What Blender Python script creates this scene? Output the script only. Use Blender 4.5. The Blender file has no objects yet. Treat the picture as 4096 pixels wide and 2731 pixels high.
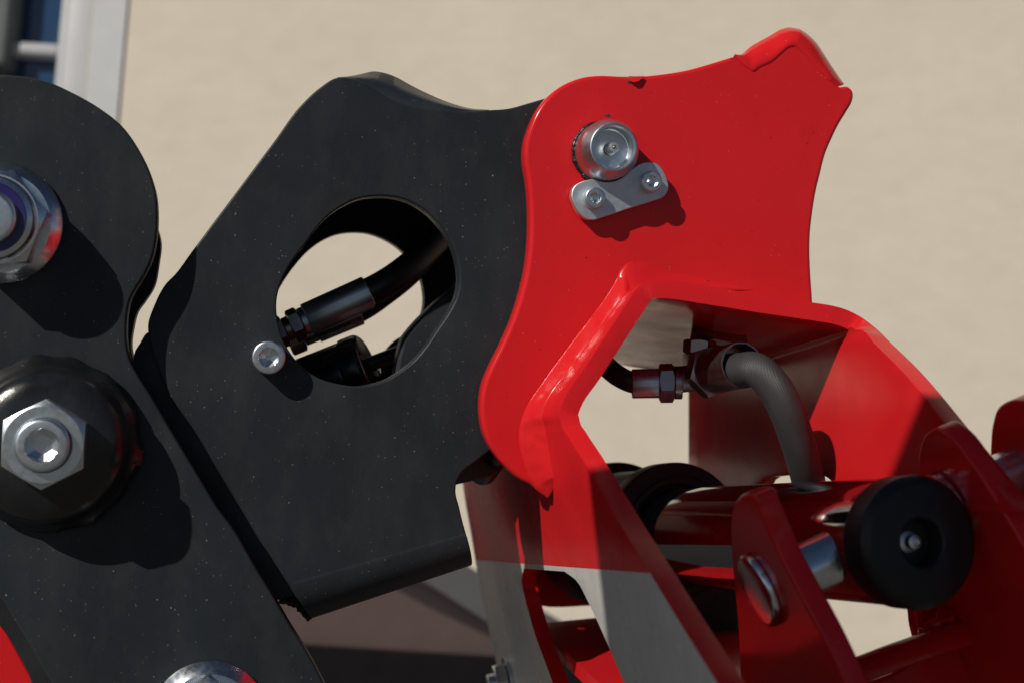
import bpy, bmesh, math, random
from mathutils import Vector, Matrix, noise

random.seed(7)
SC = bpy.context.scene
COL = SC.collection
R = math.radians

# ------------------------------------------------------------------ camera
# The machine is laid out in its own frame: x along the side plates, y along the pivot pins
# (away from the viewer), z up the plates.  M turns that frame into the world.
FPX = 50.0 / 36.0 * 4096.0
CU, CV = 2048.0, 1365.5
YAW = math.atan((2048.0 - 950.0) / FPX)
CAM_LOC = Vector((0.0, 0.0, 1.62))
RW = Matrix.Rotation(-YAW, 4, 'Z') @ Matrix.Rotation(R(90 + 6.0), 4, 'X') @ Matrix.Rotation(R(3.2), 4, 'Z')
RP = Matrix.Rotation(-YAW, 4, 'Z') @ Matrix.Rotation(R(90), 4, 'X')
MROT = RW @ RP.inverted()
M = Matrix.Translation(CAM_LOC) @ MROT
cam_d = bpy.data.cameras.new('camera')
cam = bpy.data.objects.new('camera', cam_d)
COL.objects.link(cam)
cam.matrix_world = Matrix.Translation(CAM_LOC) @ RW
cam_d.lens = 50.0
cam_d.sensor_width = 36.0
cam_d.clip_start = 0.02
cam_d.clip_end = 400.0
cam_d.dof.use_dof = True
cam_d.dof.focus_distance = 0.705
cam_d.dof.aperture_fstop = 9.0
SC.camera = cam

# ------------------------------------------------------------------ light
SUN_P = Vector((1.25, 1.0, -1.2))                      # travel direction in the machine frame
SUN_W = (MROT.to_3x3() @ SUN_P).normalized()
sun_d = bpy.data.lights.new('sun', 'SUN')
sun_d.energy = 5.0
sun_d.angle = R(0.53)
sun_d.color = (1.0, 0.94, 0.84)
sun = bpy.data.objects.new('sun', sun_d)
COL.objects.link(sun)
sun.rotation_euler = SUN_W.to_track_quat('-Z', 'Y').to_euler()
wd = bpy.data.worlds.new('World')
SC.world = wd
wd.use_nodes = True
wn = wd.node_tree
bg = wn.nodes['Background']
sky = wn.nodes.new('ShaderNodeTexSky')
sky.sky_type = 'NISHITA'
sky.sun_disc = False
sky.sun_elevation = math.asin(-SUN_W.z)
sky.sun_rotation = math.atan2(-SUN_W.x, -SUN_W.y)
sky.air_density = 0.5
sky.dust_density = 0.3
wn.links.new(sky.outputs[0], bg.inputs[0])
bg.inputs[1].default_value = 0.05
SC.view_settings.view_transform = 'Standard'
SC.view_settings.look = 'None'
SC.view_settings.gamma = 1.0
SC.view_settings.exposure = -0.32

# ------------------------------------------------------------------ helpers
def ray(u, v):
    a = (u - CU) / FPX
    c, s = math.cos(YAW), math.sin(YAW)
    return Vector((s + a * c, c - a * s, -(v - CV) / FPX))

def P(u, v, y):
    d = ray(u, v)
    return d * (y / d.y)

def PL(u, v, o, n):
    d = ray(u, v)
    return d * (o.dot(n) / d.dot(n))

def PX(u, v, x):
    d = ray(u, v)
    return d * (x / d.x)

MPX = lambda px, y: px * y / FPX * 1.02

BASE = {}

def thing(name, label, cat, base, group=None, world=False):
    o = bpy.data.objects.new(name, None)
    o.empty_display_size = 0.01
    COL.objects.link(o)
    b = Vector(base)
    o.matrix_world = Matrix.Translation(b) if world else M @ Matrix.Translation(b)
    BASE[o.name] = b
    o['label'] = label
    o['category'] = cat
    if group:
        o['group'] = group
    return o

def finish(me, angle=35.0):
    me.shade_smooth()
    me.set_sharp_from_angle(angle=R(angle))

def add_me(name, me, mat, parent, label=None):
    b = BASE[parent.name]
    me.transform(Matrix.Translation(-b))
    o = bpy.data.objects.new(name, me)
    COL.objects.link(o)
    o.parent = parent
    BASE[o.name] = b
    mats = mat if isinstance(mat, (list, tuple)) else [mat]
    me.materials.clear()
    for m in mats:
        me.materials.append(m)
    if label:
        o['label'] = label
    return o

def add(name, vf, mat, parent, angle=35.0, label=None):
    me = bpy.data.meshes.new(name)
    me.from_pydata([tuple(v) for v in vf[0]], [], vf[1])
    bm = bmesh.new()
    bm.from_mesh(me)
    bmesh.ops.recalc_face_normals(bm, faces=bm.faces)
    bm.to_mesh(me)
    bm.free()
    finish(me, angle)
    return add_me(name, me, mat, parent, label)

def smooth(pts, closed=True, step=6):
    """Points through a chord-length spline; a third item 'c' marks a corner."""
    n = len(pts)
    q = [Vector(p[:2]) if not isinstance(p, Vector) else p for p in pts]
    cor = [isinstance(p, tuple) and len(p) > 2 and p[2] == 'c' for p in pts]
    out = []
    seg = n if closed else n - 1

    def tan(i):
        a, b, c = q[(i - 1) % n], q[i % n], q[(i + 1) % n]
        d0, d1 = max((b - a).length, 1e-9), max((c - b).length, 1e-9)
        return ((b - a) / d0 * d1 + (c - b) / d1 * d0) / (d0 + d1)
    for i in range(seg):
        j = (i + 1) % n
        d = (q[j] - q[i]).length
        s = (q[j] - q[i]) / max(d, 1e-9)
        m0 = s if (cor[i] or (not closed and i == 0)) else tan(i)
        m1 = s if (cor[j] or (not closed and j == n - 1)) else tan(j)
        for k in range(step):
            t = k / step
            t2, t3 = t * t, t * t * t
            out.append((2 * t3 - 3 * t2 + 1) * q[i] + (t3 - 2 * t2 + t) * d * m0 + (-2 * t3 + 3 * t2) * q[j] + (t3 - t2) * d * m1)
    if not closed:
        out.append(q[-1].copy())
    return out

def plate_mesh(name, outer, holes, O, U, V, N, t, bev, seg=3):
    """A flat plate with rounded edges: outer and holes are 3-D points on the front face; N points to its back."""
    cu = bpy.data.curves.new('tmp', 'CURVE')
    cu.dimensions = '2D'
    cu.fill_mode = 'BOTH'
    cu.extrude = t / 2 - bev
    cu.bevel_depth = bev
    cu.bevel_resolution = seg
    cu.offset = -bev
    for loop in [outer] + list(holes):
        sp = cu.splines.new('POLY')
        sp.points.add(len(loop) - 1)
        for i, p in enumerate(loop):
            d = p - O
            sp.points[i].co = (d.dot(U), d.dot(V), 0, 1)
        sp.use_cyclic_u = True
    ob = bpy.data.objects.new('tmp', cu)
    COL.objects.link(ob)
    dg = bpy.context.evaluated_depsgraph_get()
    dg.update()
    me = bpy.data.meshes.new_from_object(ob.evaluated_get(dg))
    bpy.data.objects.remove(ob)
    bpy.data.curves.remove(cu)
    me.name = name
    bm = bmesh.new()
    bm.from_mesh(me)
    bmesh.ops.remove_doubles(bm, verts=bm.verts, dist=1e-6)
    for v in bm.verts:
        c = v.co.copy()
        v.co = O + U * c.x + V * c.y + N * (t / 2 + c.z)
    bmesh.ops.recalc_face_normals(bm, faces=bm.faces)
    bm.normal_update()
    for f in bm.faces:
        f.smooth = True
    for e in bm.edges:
        if len(e.link_faces) == 2:
            ca = [abs(f.normal.dot(N)) > 0.9995 for f in e.link_faces]
            e.smooth = not (ca[0] != ca[1] or e.calc_face_angle(0) > R(40))
    bm.to_mesh(me)
    bm.free()
    return me

XA, YA, ZA = Vector((1, 0, 0)), Vector((0, 1, 0)), Vector((0, 0, 1))

def inw_(p):
    v = P(1500, 1300, p.y) - p
    return p + v.normalized() * 0.006

def yplate(name, out_px, holes_px, y, t, mat, parent, bev=0.0012, step=6, label=None):
    o2 = smooth(out_px, True, step)
    h2 = [smooth(h, True, step) for h in holes_px]
    me = plate_mesh(name, [P(p.x, p.y, y) for p in o2], [[P(p.x, p.y, y) for p in h] for h in h2],
                    Vector((0, y, 0)), XA, ZA, YA, t, bev)
    return add_me(name, me, mat, parent, label)

def frame(d):
    d = d.normalized()
    a = Vector((0, 0, 1)) if abs(d.z) < 0.9 else Vector((1, 0, 0))
    u = d.cross(a).normalized()
    return u, d.cross(u).normalized(), d

def lathe(prof, o, d, seg=64, wob=None):
    """prof: (radius, height) pairs from o along d."""
    u, v, d = frame(d)
    vs, fs = [], []
    for i, (r, h) in enumerate(prof):
        for k in range(seg):
            a = 2 * math.pi * k / seg
            rr = r if wob is None else wob(i, a, r)
            vs.append(o + d * h + (u * math.cos(a) + v * math.sin(a)) * rr)
    for i in range(len(prof) - 1):
        for k in range(seg):
            k2 = (k + 1) % seg
            fs.append((i * seg + k, i * seg + k2, (i + 1) * seg + k2, (i + 1) * seg + k))
    for i in (0, len(prof) - 1):
        fs.append(tuple(range(i * seg, i * seg + seg)))
    return vs, fs

def arc(r, h0, h1, c, n=4):
    """profile of a shaft end with an edge rounded by c."""
    return [(r, h0)] + [(r - c + c * math.cos(a), h1 - c + c * math.sin(a)) for a in [math.pi / 2 * k / n for k in range(n + 1)]]

def tube(pts, rad, seg=20, wob=0.0, fr=60.0):
    vs, fs = [], []
    n = len(pts)
    u = None
    for i, p in enumerate(pts):
        d = (pts[min(i + 1, n - 1)] - pts[max(i - 1, 0)]).normalized()
        if u is None:
            u, v, _ = frame(d)
        u = (u - d * u.dot(d)).normalized()
        v = d.cross(u)
        r = rad[i] if isinstance(rad, (list, tuple)) else rad
        for k in range(seg):
            a = 2 * math.pi * k / seg
            w = u * math.cos(a) + v * math.sin(a)
            q = p + w * r
            if wob:
                q += w * r * wob * noise.noise(q * fr)
            vs.append(q)
    for i in range(n - 1):
        for k in range(seg):
            k2 = (k + 1) % seg
            fs.append((i * seg + k, i * seg + k2, (i + 1) * seg + k2, (i + 1) * seg + k))
    fs.append(tuple(range(seg)))
    fs.append(tuple(range((n - 1) * seg, n * seg)))
    return vs, fs

def loft(curves, close=False):
    n = len(curves[0])
    vs = [p for c in curves for p in c]
    fs = []
    m = len(curves)
    for i in range(m if close else m - 1):
        i2 = (i + 1) % m
        for k in range(n - 1):
            fs.append((i * n + k, i * n + k + 1, i2 * n + k + 1, i2 * n + k))
    return vs, fs

def resample(pts, n):
    L = [0.0]
    for a, b in zip(pts, pts[1:]):
        L.append(L[-1] + (b - a).length)
    out = []
    j = 0
    for i in range(n):
        s = L[-1] * i / (n - 1)
        while j < len(pts) - 2 and L[j + 1] < s:
            j += 1
        t = (s - L[j]) / max(L[j + 1] - L[j], 1e-9)
        out.append(pts[j].lerp(pts[j + 1], min(max(t, 0), 1)))
    return out

def hexr(phi, ap):
    p = (phi % (math.pi / 3)) - math.pi / 6
    return ap / math.cos(p)

def nut(o, d, af, h, bore, rot=0.0, seg=96, bore_d=None):
    """hexagon nut with chamfered corners, from o along d."""
    u, v, d = frame(d)
    ap = af / 2
    rc = ap * 0.97
    vs, fs = [], []
    def ring(rf, hf):
        for k in range(seg):
            a = 2 * math.pi * k / seg
            r = rf(a)
            vs.append(o + d * hf(r) + (u * math.cos(a + rot) + v * math.sin(a + rot)) * r)
    low = lambda r: max(0.0, (r - rc) * 0.55)
    ring(lambda a: bore, lambda r: 0.0)
    ring(lambda a: rc, lambda r: 0.0)
    ring(lambda a: hexr(a, ap), low)
    ring(lambda a: hexr(a, ap), lambda r: h - low(r))
    ring(lambda a: rc, lambda r: h)
    ring(lambda a: bore * 1.06, lambda r: h)
    ring(lambda a: bore, lambda r: h - bore * 0.06)
    ring(lambda a: bore, lambda r: h - (bore_d or h * 0.8))
    m = 8
    for i in range(m - 1):
        for k in range(seg):
            k2 = (k + 1) % seg
            fs.append((i * seg + k, i * seg + k2, (i + 1) * seg + k2, (i + 1) * seg + k))
    fs.append(tuple(range(seg)))
    fs.append(tuple(range((m - 1) * seg, m * seg)))
    return vs, fs

def socket_head(o, d, r, h, hexap, depth, rot=0.0, knurl=36, seg=144, shank=0.0):
    u, v, d = frame(d)
    vs, fs = [], []
    kr = lambda a: r * (1 - 0.022 * (0.5 + 0.5 * math.cos(a * knurl)))
    c = r * 0.14
    rings = []
    rings.append((lambda a: kr(a), 0.0))
    rings.append((lambda a: kr(a), h * 0.62))
    rings.append((lambda a: r * 0.995, h * 0.66))
    for k in range(5):
        t = math.pi / 2 * k / 4
        rings.append((lambda a, t=t: r - c + c * math.cos(t), h - c + c * math.sin(t)))
    rings.append((lambda a: max(hexr(a, hexap) * 1.06, hexap * 1.15), h))
    rings.append((lambda a: hexr(a, hexap), h - hexap * 0.10))
    rings.append((lambda a: hexr(a, hexap), h - depth))
    rings.append((lambda a: hexap * 0.35, h - depth - hexap * 0.32))
    rings.append((lambda a: hexap * 0.30, h - depth - hexap * 0.33))
    for rf, hh in rings:
        for k in range(seg):
            a = 2 * math.pi * k / seg
            vs.append(o + d * hh + (u * math.cos(a + rot) + v * math.sin(a + rot)) * rf(a))
    m = len(rings)
    for i in range(m - 1):
        for k in range(seg):
            k2 = (k + 1) % seg
            fs.append((i * seg + k, i * seg + k2, (i + 1) * seg + k2, (i + 1) * seg + k))
    fs.append(tuple(range(seg)))
    fs.append(tuple(range((m - 1) * seg, m * seg)))
    return vs, fs

def lettering(name, s, o, right, up, out, size, mat, parent, depth=0.0002):
    cu = bpy.data.curves.new('tmp', 'FONT')
    cu.body = s
    cu.size = size
    cu.extrude = depth
    cu.align_x = 'CENTER'
    cu.align_y = 'CENTER'
    ob = bpy.data.objects.new('tmp', cu)
    COL.objects.link(ob)
    dg = bpy.context.evaluated_depsgraph_get()
    dg.update()
    me = bpy.data.meshes.new_from_object(ob.evaluated_get(dg))
    bpy.data.objects.remove(ob)
    bpy.data.curves.remove(cu)
    me.name = name
    for v in me.vertices:
        c = v.co.copy()
        v.co = o + right * c.x + up * c.y + out * c.z
    return add_me(name, me, mat, parent)

def apply_mods(name, vf, mods):
    me = bpy.data.meshes.new(name)
    me.from_pydata([tuple(v) for v in vf[0]], [], vf[1])
    ob = bpy.data.objects.new('tmp', me)
    COL.objects.link(ob)
    for kind, kw in mods:
        md = ob.modifiers.new(kind, kind)
        for k, v in kw.items():
            setattr(md, k, v)
    dg = bpy.context.evaluated_depsgraph_get()
    dg.update()
    m2 = bpy.data.meshes.new_from_object(ob.evaluated_get(dg))
    bpy.data.objects.remove(ob)
    m2.name = name
    return m2

# ------------------------------------------------------------------ materials
class Mat:
    def __init__(self, name):
        self.m = bpy.data.materials.new(name)
        self.m.use_nodes = True
        self.t = self.m.node_tree
        self.b = self.t.nodes['Principled BSDF']
        self.tc = self.t.nodes.new('ShaderNodeTexCoord').outputs['Object']

    def n(self, kind, **kw):
        nd = self.t.nodes.new('ShaderNode' + kind)
        for k, v in kw.items():
            if k.startswith('i_'):
                nd.inputs[k[2:].replace('_', ' ')].default_value = v
            else:
                setattr(nd, k, v)
        return nd

    def link(self, a, b):
        self.t.links.new(a, b)

    def set(self, **kw):
        for k, v in kw.items():
            self.b.inputs[k.replace('_', ' ')].default_value = v
        return self

    def noise(self, scale, detail=4, rough=0.55, coord=None, stretch=None):
        nd = self.n('TexNoise')
        nd.inputs['Scale'].default_value = scale
        nd.inputs['Detail'].default_value = detail
        nd.inputs['Roughness'].default_value = rough
        src = coord or self.tc
        if stretch:
            mp = self.n('Mapping')
            mp.inputs['Scale'].default_value = stretch
            self.link(src, mp.inputs['Vector'])
            src = mp.outputs[0]
        self.link(src, nd.inputs['Vector'])
        return nd.outputs['Fac']

    def ramp(self, fac, stops):
        nd = self.n('ValToRGB')
        el = nd.color_ramp.elements
        while len(el) < len(stops):
            el.new(0.5)
        for e, (p, c) in zip(el, stops):
            e.position = p
            e.color = c if len(c) == 4 else (*c, 1)
        self.link(fac, nd.inputs[0])
        return nd.outputs[0]

    def mix(self, fac, a, b):
        nd = self.n('Mix', data_type='RGBA')
        for s, i in ((fac, 0), (a, 6), (b, 7)):
            if hasattr(s, 'links'):
                self.link(s, nd.inputs[i])
            else:
                nd.inputs[i].default_value = s if i == 0 else (*s, 1)
        return nd.outputs[2]

    def bump(self, height, strength, dist, prev=None):
        nd = self.n('Bump')
        nd.inputs['Strength'].default_value = strength
        nd.inputs['Distance'].default_value = dist
        self.link(height, nd.inputs['Height'])
        if prev is not None:
            self.link(prev, nd.inputs['Normal'])
        return nd.outputs[0]

    def out(self, color=None, rough=None, normal=None):
        for s, k in ((color, 'Base Color'), (rough, 'Roughness'), (normal, 'Normal')):
            if s is not None:
                self.link(s, self.b.inputs[k])
        return self.m

def specks(m, scale, thr, seed=0.0):
    """tiny scattered grains: 1 inside a grain."""
    vo = m.n('TexVoronoi')
    vo.inputs['Scale'].default_value = scale
    mp = m.n('Mapping')
    mp.inputs['Location'].default_value = (seed, seed * 1.7, seed * 0.3)
    m.link(m.tc, mp.inputs['Vector'])
    m.link(mp.outputs[0], vo.inputs['Vector'])
    lt = m.n('Math', operation='LESS_THAN')
    m.link(vo.outputs['Distance'], lt.inputs[0])
    sep = m.n('SeparateColor')
    m.link(vo.outputs['Color'], sep.inputs[0])
    th = m.n('Math', operation='MULTIPLY')
    pw = m.n('Math', operation='POWER')
    m.link(sep.outputs[0], pw.inputs[0])
    pw.inputs[1].default_value = 6.0
    m.link(pw.outputs[0], th.inputs[0])
    th.inputs[1].default_value = thr
    m.link(th.outputs[0], lt.inputs[1])
    return lt.outputs[0]

def make_black_paint(name, rough=0.42, dust=0.24, base=(0.0165, 0.0205, 0.0245), spec=0.18):
    m = Mat(name)
    big = m.noise(14, 4)
    col = m.ramp(big, [(0.3, tuple(c * 0.85 for c in base)), (0.7, tuple(c * 1.25 for c in base))])
    sp0 = specks(m, 620, dust)
    clu = m.ramp(m.noise(30, 4, 0.6), [(0.42, (0.05,) * 3), (0.62, (1, 1, 1))])
    mu = m.n('Math', operation='MULTIPLY')
    m.link(sp0, mu.inputs[0])
    m.link(clu, mu.inputs[1])
    sp = mu.outputs[0]
    col = m.mix(sp, col, (0.16, 0.155, 0.145))
    sp2 = specks(m, 230, dust * 0.42, 3.1)
    col = m.mix(sp2, col, (0.17, 0.165, 0.15))
    haze = m.ramp(m.noise(38, 5, 0.7, stretch=(1, 1, 0.5)), [(0.45, (0, 0, 0)), (0.8, (0.10,) * 3)])
    col = m.mix(haze, col, (0.14, 0.145, 0.15))
    nb = m.bump(m.noise(900, 3), 0.55, 0.00012)
    nb = m.bump(m.noise(2600, 2), 0.35, 0.00006, nb)
    nb = m.bump(sp, 0.6, 0.0002, nb)
    rg = m.ramp(m.noise(45, 4), [(0.3, (rough - 0.06,) * 3), (0.7, (rough + 0.08,) * 3)])
    m.set(**{'Specular_IOR_Level': spec})
    return m.out(col, rg, nb)

def make_red_paint(name, rough=0.17, base=(0.56, 0.0130, 0.0170), two=None):
    m = Mat(name)
    col = m.ramp(m.noise(22, 4), [(0.25, tuple(c * 0.93 for c in base)), (0.75, tuple(c * 1.05 for c in base))])
    if two:
        d, k = two
        dp = m.n('VectorMath', operation='DOT_PRODUCT')
        m.link(m.tc, dp.inputs[0])
        dp.inputs[1].default_value = d
        gt = m.n('Math', operation='GREATER_THAN')
        m.link(dp.outputs['Value'], gt.inputs[0])
        gt.inputs[1].default_value = k
        gr = m.ramp(m.noise(60, 4), [(0.3, (0.50, 0.50, 0.485)), (0.7, (0.56, 0.56, 0.54))])
        col = m.mix(gt.outputs[0], col, gr)
    dirt = m.ramp(m.noise(48, 6, 0.75, stretch=(1, 1, 0.6)), [(0.55, (0, 0, 0)), (0.85, (0.35,) * 3)])
    col = m.mix(dirt, col, tuple(c * 0.6 for c in base))
    sp = specks(m, 480, 0.12, 1.3)
    col = m.mix(sp, col, (0.52, 0.16, 0.14))
    sp2 = specks(m, 300, 0.12, 5.3)
    col = m.mix(sp2, col, (0.03, 0.012, 0.012))
    nb = m.bump(m.noise(170, 2), 0.26, 0.00012)
    nb = m.bump(m.noise(1300, 2), 0.10, 0.00003, nb)
    rg = m.ramp(m.noise(35, 4), [(0.3, (rough - 0.03,) * 3), (0.7, (rough + 0.06,) * 3)])
    m.set(**{'Specular_IOR_Level': 0.07 if two else 0.24})
    return m.out(col, rg, nb)

def make_metal(name, base, rough, scratch=0.5, tint=None):
    m = Mat(name)
    a = m.noise(260, 5, 0.6)
    col = m.ramp(a, [(0.3, tuple(c * 0.90 for c in base)), (0.7, tuple(min(1, c * 1.05) for c in base))])
    if tint:
        col = m.mix(m.ramp(m.noise(90, 3), [(0.4, (0, 0, 0)), (0.75, (0.3,) * 3)]), col, tint)
    rg = m.ramp(m.noise(420, 4), [(0.3, (max(0.03, rough - 0.03),) * 3), (0.7, (rough + 0.06,) * 3)])
    nb = m.bump(m.noise(1800, 3), scratch * 0.35, 0.00003)
    nb = m.bump(m.noise(300, 2), scratch * 0.12, 0.00006, nb)
    m.set(Metallic=1.0)
    return m.out(col, rg, nb)

BLACK = make_black_paint('black powder coat')
BLACKG = make_black_paint('black gloss paint', 0.20, 0.10, (0.008, 0.0085, 0.010), 0.5)
SHEEN = make_black_paint('black sheen paint', 0.38, 0.15, (0.012, 0.016, 0.022), 0.75)
BLACKD = make_black_paint('black satin steel', 0.40, 0.06, (0.011, 0.0115, 0.013), 0.3)
RED = make_red_paint('red enamel')
ZINC = make_metal('zinc plated steel', (0.60, 0.66, 0.71), 0.33, 0.6, (0.46, 0.50, 0.54))
ZINCB = make_metal('bright zinc', (0.64, 0.69, 0.74), 0.22, 0.3, (0.50, 0.56, 0.60))
NIPM = make_metal('satin nipple steel', (0.72, 0.74, 0.76), 0.45, 0.2)
ZINCM = make_metal('matt zinc plate', (0.64, 0.68, 0.72), 0.48, 0.9)
CHROME = make_metal('polished chrome', (0.47, 0.47, 0.49), 0.06, 0.0)
DARKST = make_metal('blackened steel', (0.34, 0.31, 0.31), 0.34, 0.4, (0.24, 0.19, 0.18))
BRUSH = make_metal('blued crimp steel', (0.55, 0.62, 0.70), 0.42, 0.4)

def mk(name, color, rough, metal=0.0, nz=0.0, ns=400, var=0.15):
    m = Mat(name)
    col = m.ramp(m.noise(ns * 0.15, 4), [(0.3, tuple(c * (1 - var) for c in color)), (0.7, tuple(c * (1 + var) for c in color))])
    nb = m.bump(m.noise(ns, 3), nz, 0.0004) if nz else None
    m.set(Roughness=rough, Metallic=metal)
    return m.out(col, None, nb)

RUBBER = mk('black rubber hose', (0.011, 0.011, 0.012), 0.45, 0, 0.25, 900)
NYLON = mk('blue nylon insert', (0.010, 0.010, 0.09), 0.35)
GREASE = mk('black grease', (0.012, 0.012, 0.012), 0.22, 0, 0.9, 700)
HOLE = mk('bare primer', (0.03, 0.03, 0.035), 0.6)

def braided():
    m = Mat('woven hose cover')
    w = m.n('TexWave', wave_type='BANDS')
    uv = m.n('UVMap').outputs[0]
    mp = m.n('Mapping')
    m.link(uv, mp.inputs['Vector'])
    mp.inputs['Rotation'].default_value = (0, 0, R(42))
    mp.inputs['Scale'].default_value = (1, 1, 1)
    m.link(mp.outputs[0], w.inputs['Vector'])
    w.bands_direction = 'X'
    w.inputs['Scale'].default_value = 420
    w.inputs['Distortion'].default_value = 0.6
    w.inputs['Detail Scale'].default_value = 40
    col = m.ramp(w.outputs['Fac'], [(0.2, (0.018, 0.018, 0.020)), (0.75, (0.052, 0.053, 0.056))])
    nb = m.bump(w.outputs['Fac'], 0.5, 0.0003)
    m.set(Roughness=0.5)
    return m.out(col, None, nb)
BRAID = braided()

def plaster(name, a, b, bump=0.5):
    m = Mat(name)
    n1 = m.noise(3.0, 5, 0.6)
    n2 = m.noise(22, 5, 0.6, stretch=(1, 1, 1.6))
    col = m.ramp(n1, [(0.3, a), (0.7, b)])
    col = m.mix(m.ramp(n2, [(0.35, (0.0,) * 3), (0.75, (0.5,) * 3)]), col, tuple(c * 0.90 for c in a))
    nb = m.bump(m.noise(16, 6, 0.6, stretch=(0.9, 0.9, 1.2)), bump, 0.010)
    nb = m.bump(m.noise(120, 4), bump, 0.0012, nb)
    m.set(Roughness=0.9, **{'Specular_IOR_Level': 0.2})
    return m.out(col, None, nb)
WALL = plaster('cream plaster', (0.57, 0.515, 0.43), (0.62, 0.565, 0.475), 0.11)
PINK = plaster('pinkish render', (0.36, 0.255, 0.23), (0.40, 0.29, 0.265), 0.06)
SHADE_GREY = plaster('shaded wall grey', (0.34, 0.335, 0.33), (0.37, 0.365, 0.36), 0.06)  # grey of the shaded house wall put into the colour
PLINTH = plaster('dark plinth paint', (0.028, 0.024, 0.026), (0.038, 0.033, 0.035), 0.1)
WHITEP = mk('white window paint', (0.42, 0.43, 0.45), 0.45, 0, 0.1, 200, 0.04)
DGREY = mk('matt dark grey', (0.10, 0.115, 0.11), 0.6, 0, 0.2, 60, 0.2)
BROWN = mk('brown hinge metal', (0.10, 0.06, 0.035), 0.5)

def glass():
    m = Mat('dark window glass')
    m.set(Roughness=0.03, Base_Color=(0.016, 0.045, 0.10, 1), **{'Specular_IOR_Level': 0.8})
    return m.m
GLASS = glass()

def ground_mat():
    m = Mat('gravel yard')
    col = m.ramp(m.noise(60, 6), [(0.3, (0.095, 0.09, 0.082)), (0.7, (0.145, 0.137, 0.125))])
    nb = m.bump(m.noise(90, 5), 0.6, 0.01)
    m.set(Roughness=0.95)
    return m.out(col, None, nb)

# ------------------------------------------------------------------ setting
gm = bpy.data.meshes.new('ground')
gm.from_pydata([(-150, -150, 0), (150, -150, 0), (150, 150, 0), (-150, 150, 0)], [], [(0, 1, 2, 3)])
gm.materials.append(ground_mat())
go = bpy.data.objects.new('ground', gm)
COL.objects.link(go)
go['kind'] = 'structure'

FW = Vector((math.sin(YAW), math.cos(YAW), 0))
RT = Vector((math.cos(YAW), -math.sin(YAW), 0))
WD = 2.1
WO = CAM_LOC + FW * WD

def WP(u, v, off=0.0):
    """point on the house wall (or off metres in front of it) as (along, height)."""
    d = MROT.to_3x3() @ ray(u, v)
    k = (WD - off) / d.dot(FW)
    p = CAM_LOC + d * k
    return (p - WO).dot(RT), p.z

def wbox(x0, x1, z0, z1, d0, d1, bev=0.002):
    """box on the wall: x along, z height, d0..d1 distance in front of the wall plane; world coordinates."""
    vs = [WO * 1.0 + RT * x + Vector((0, 0, z - WO.z)) - FW * d for x in (x0, x1) for z in (z0, z1) for d in (d0, d1)]
    fs = [(0, 1, 3, 2), (4, 6, 7, 5), (0, 4, 5, 1), (2, 3, 7, 6), (0, 2, 6, 4), (1, 5, 7, 3)]
    return vs, fs

def wpart(name, box, mat, parent, bev=0.003):
    me = apply_mods(name, box, [('BEVEL', dict(width=bev, segments=3))] if bev else [])
    bm = bmesh.new(); bm.from_mesh(me); bmesh.ops.recalc_face_normals(bm, faces=bm.faces); bm.to_mesh(me); bm.free()
    finish(me, 40)
    return add_me(name, me, mat, parent)

house = thing('house', 'cream plastered house wall behind the crane with a white window', 'house', (WO.x, WO.y, 0.0), world=True)
xg, zg = WP(205, 160)
xs, _ = WP(246, 160)
xj, _ = WP(352, 160)
xc, _ = WP(492, 240)
zb = 1.62 + 0.24            # window bottom (behind the black lever head)
zt = 3.0
x_left = -1.75
# the wall: pieces around the window opening
wpart('wall', wbox(xj + 0.004, 9.0, 0.0, 5.0, -0.25, 0.0), WALL, house, 0)
wpart('wall', wbox(-9.0, x_left, 0.0, 5.0, -0.25, 0.0), WALL, house, 0)
wpart('wall', wbox(x_left + 0.0005, xj + 0.0035, 0.0, zb - 0.06, -0.25, 0.0), WALL, house, 0)
wpart('wall', wbox(x_left + 0.0005, xj + 0.0035, zt, 5.0, -0.25, 0.0), WALL, house, 0)
zpl = WP(3600, 2700)[1]
wpart('plinth', wbox(-9.0, 9.0, 0.0, zpl, 0.001, 0.02), PLINTH, house, 0.004)
win = add('window', wbox(xj + 0.006, xc, zb - 0.05, zt + 0.05, 0.0, 0.004), WHITEP, house, label='white painted window casing')
wpart('jamb', wbox(xs, xj + 0.003, zb - 0.05, zt, -0.09, -0.012), WHITEP, win, 0.006)
wpart('sash_frame', wbox(xg, xs - 0.001, zb, zt, -0.09, -0.03), WHITEP, win, 0.005)
_, zm0 = WP(130, 190)
_, zm1 = WP(130, 138)
wpart('muntin', wbox(xg - 0.9, xg - 0.001, zm0, zm1, -0.09, -0.04), WHITEP, win, 0.006)
wpart('pane', wbox(xg - 0.9, xg - 0.001, zm1 + 0.001, zm1 + 0.5, -0.078, -0.068), GLASS, win, 0)
wpart('pane', wbox(xg - 0.9, xg - 0.001, zb, zm0 - 0.001, -0.078, -0.068), GLASS, win, 0)
wpart('sill', wbox(x_left, xj, zb - 0.055, zb - 0.003, -0.09, 0.03), WHITEP, win, 0.004)
xm0, _ = WP(-60, 150)
xm1, _ = WP(14, 150)
_, zmb = WP(40, 250)
wpart('dark_box', wbox(xm0 - 0.1, xm1, zmb, zt, -0.089, -0.02), DGREY, win, 0.01)  # plain dark box at the left of the pane
wpart('stub', wbox(xm0 + 0.02, xm1 - 0.004, zmb - 0.07, zmb - 0.012, -0.089, -0.03), BROWN, win, 0.008)  # plain brown box below the dark one

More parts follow.
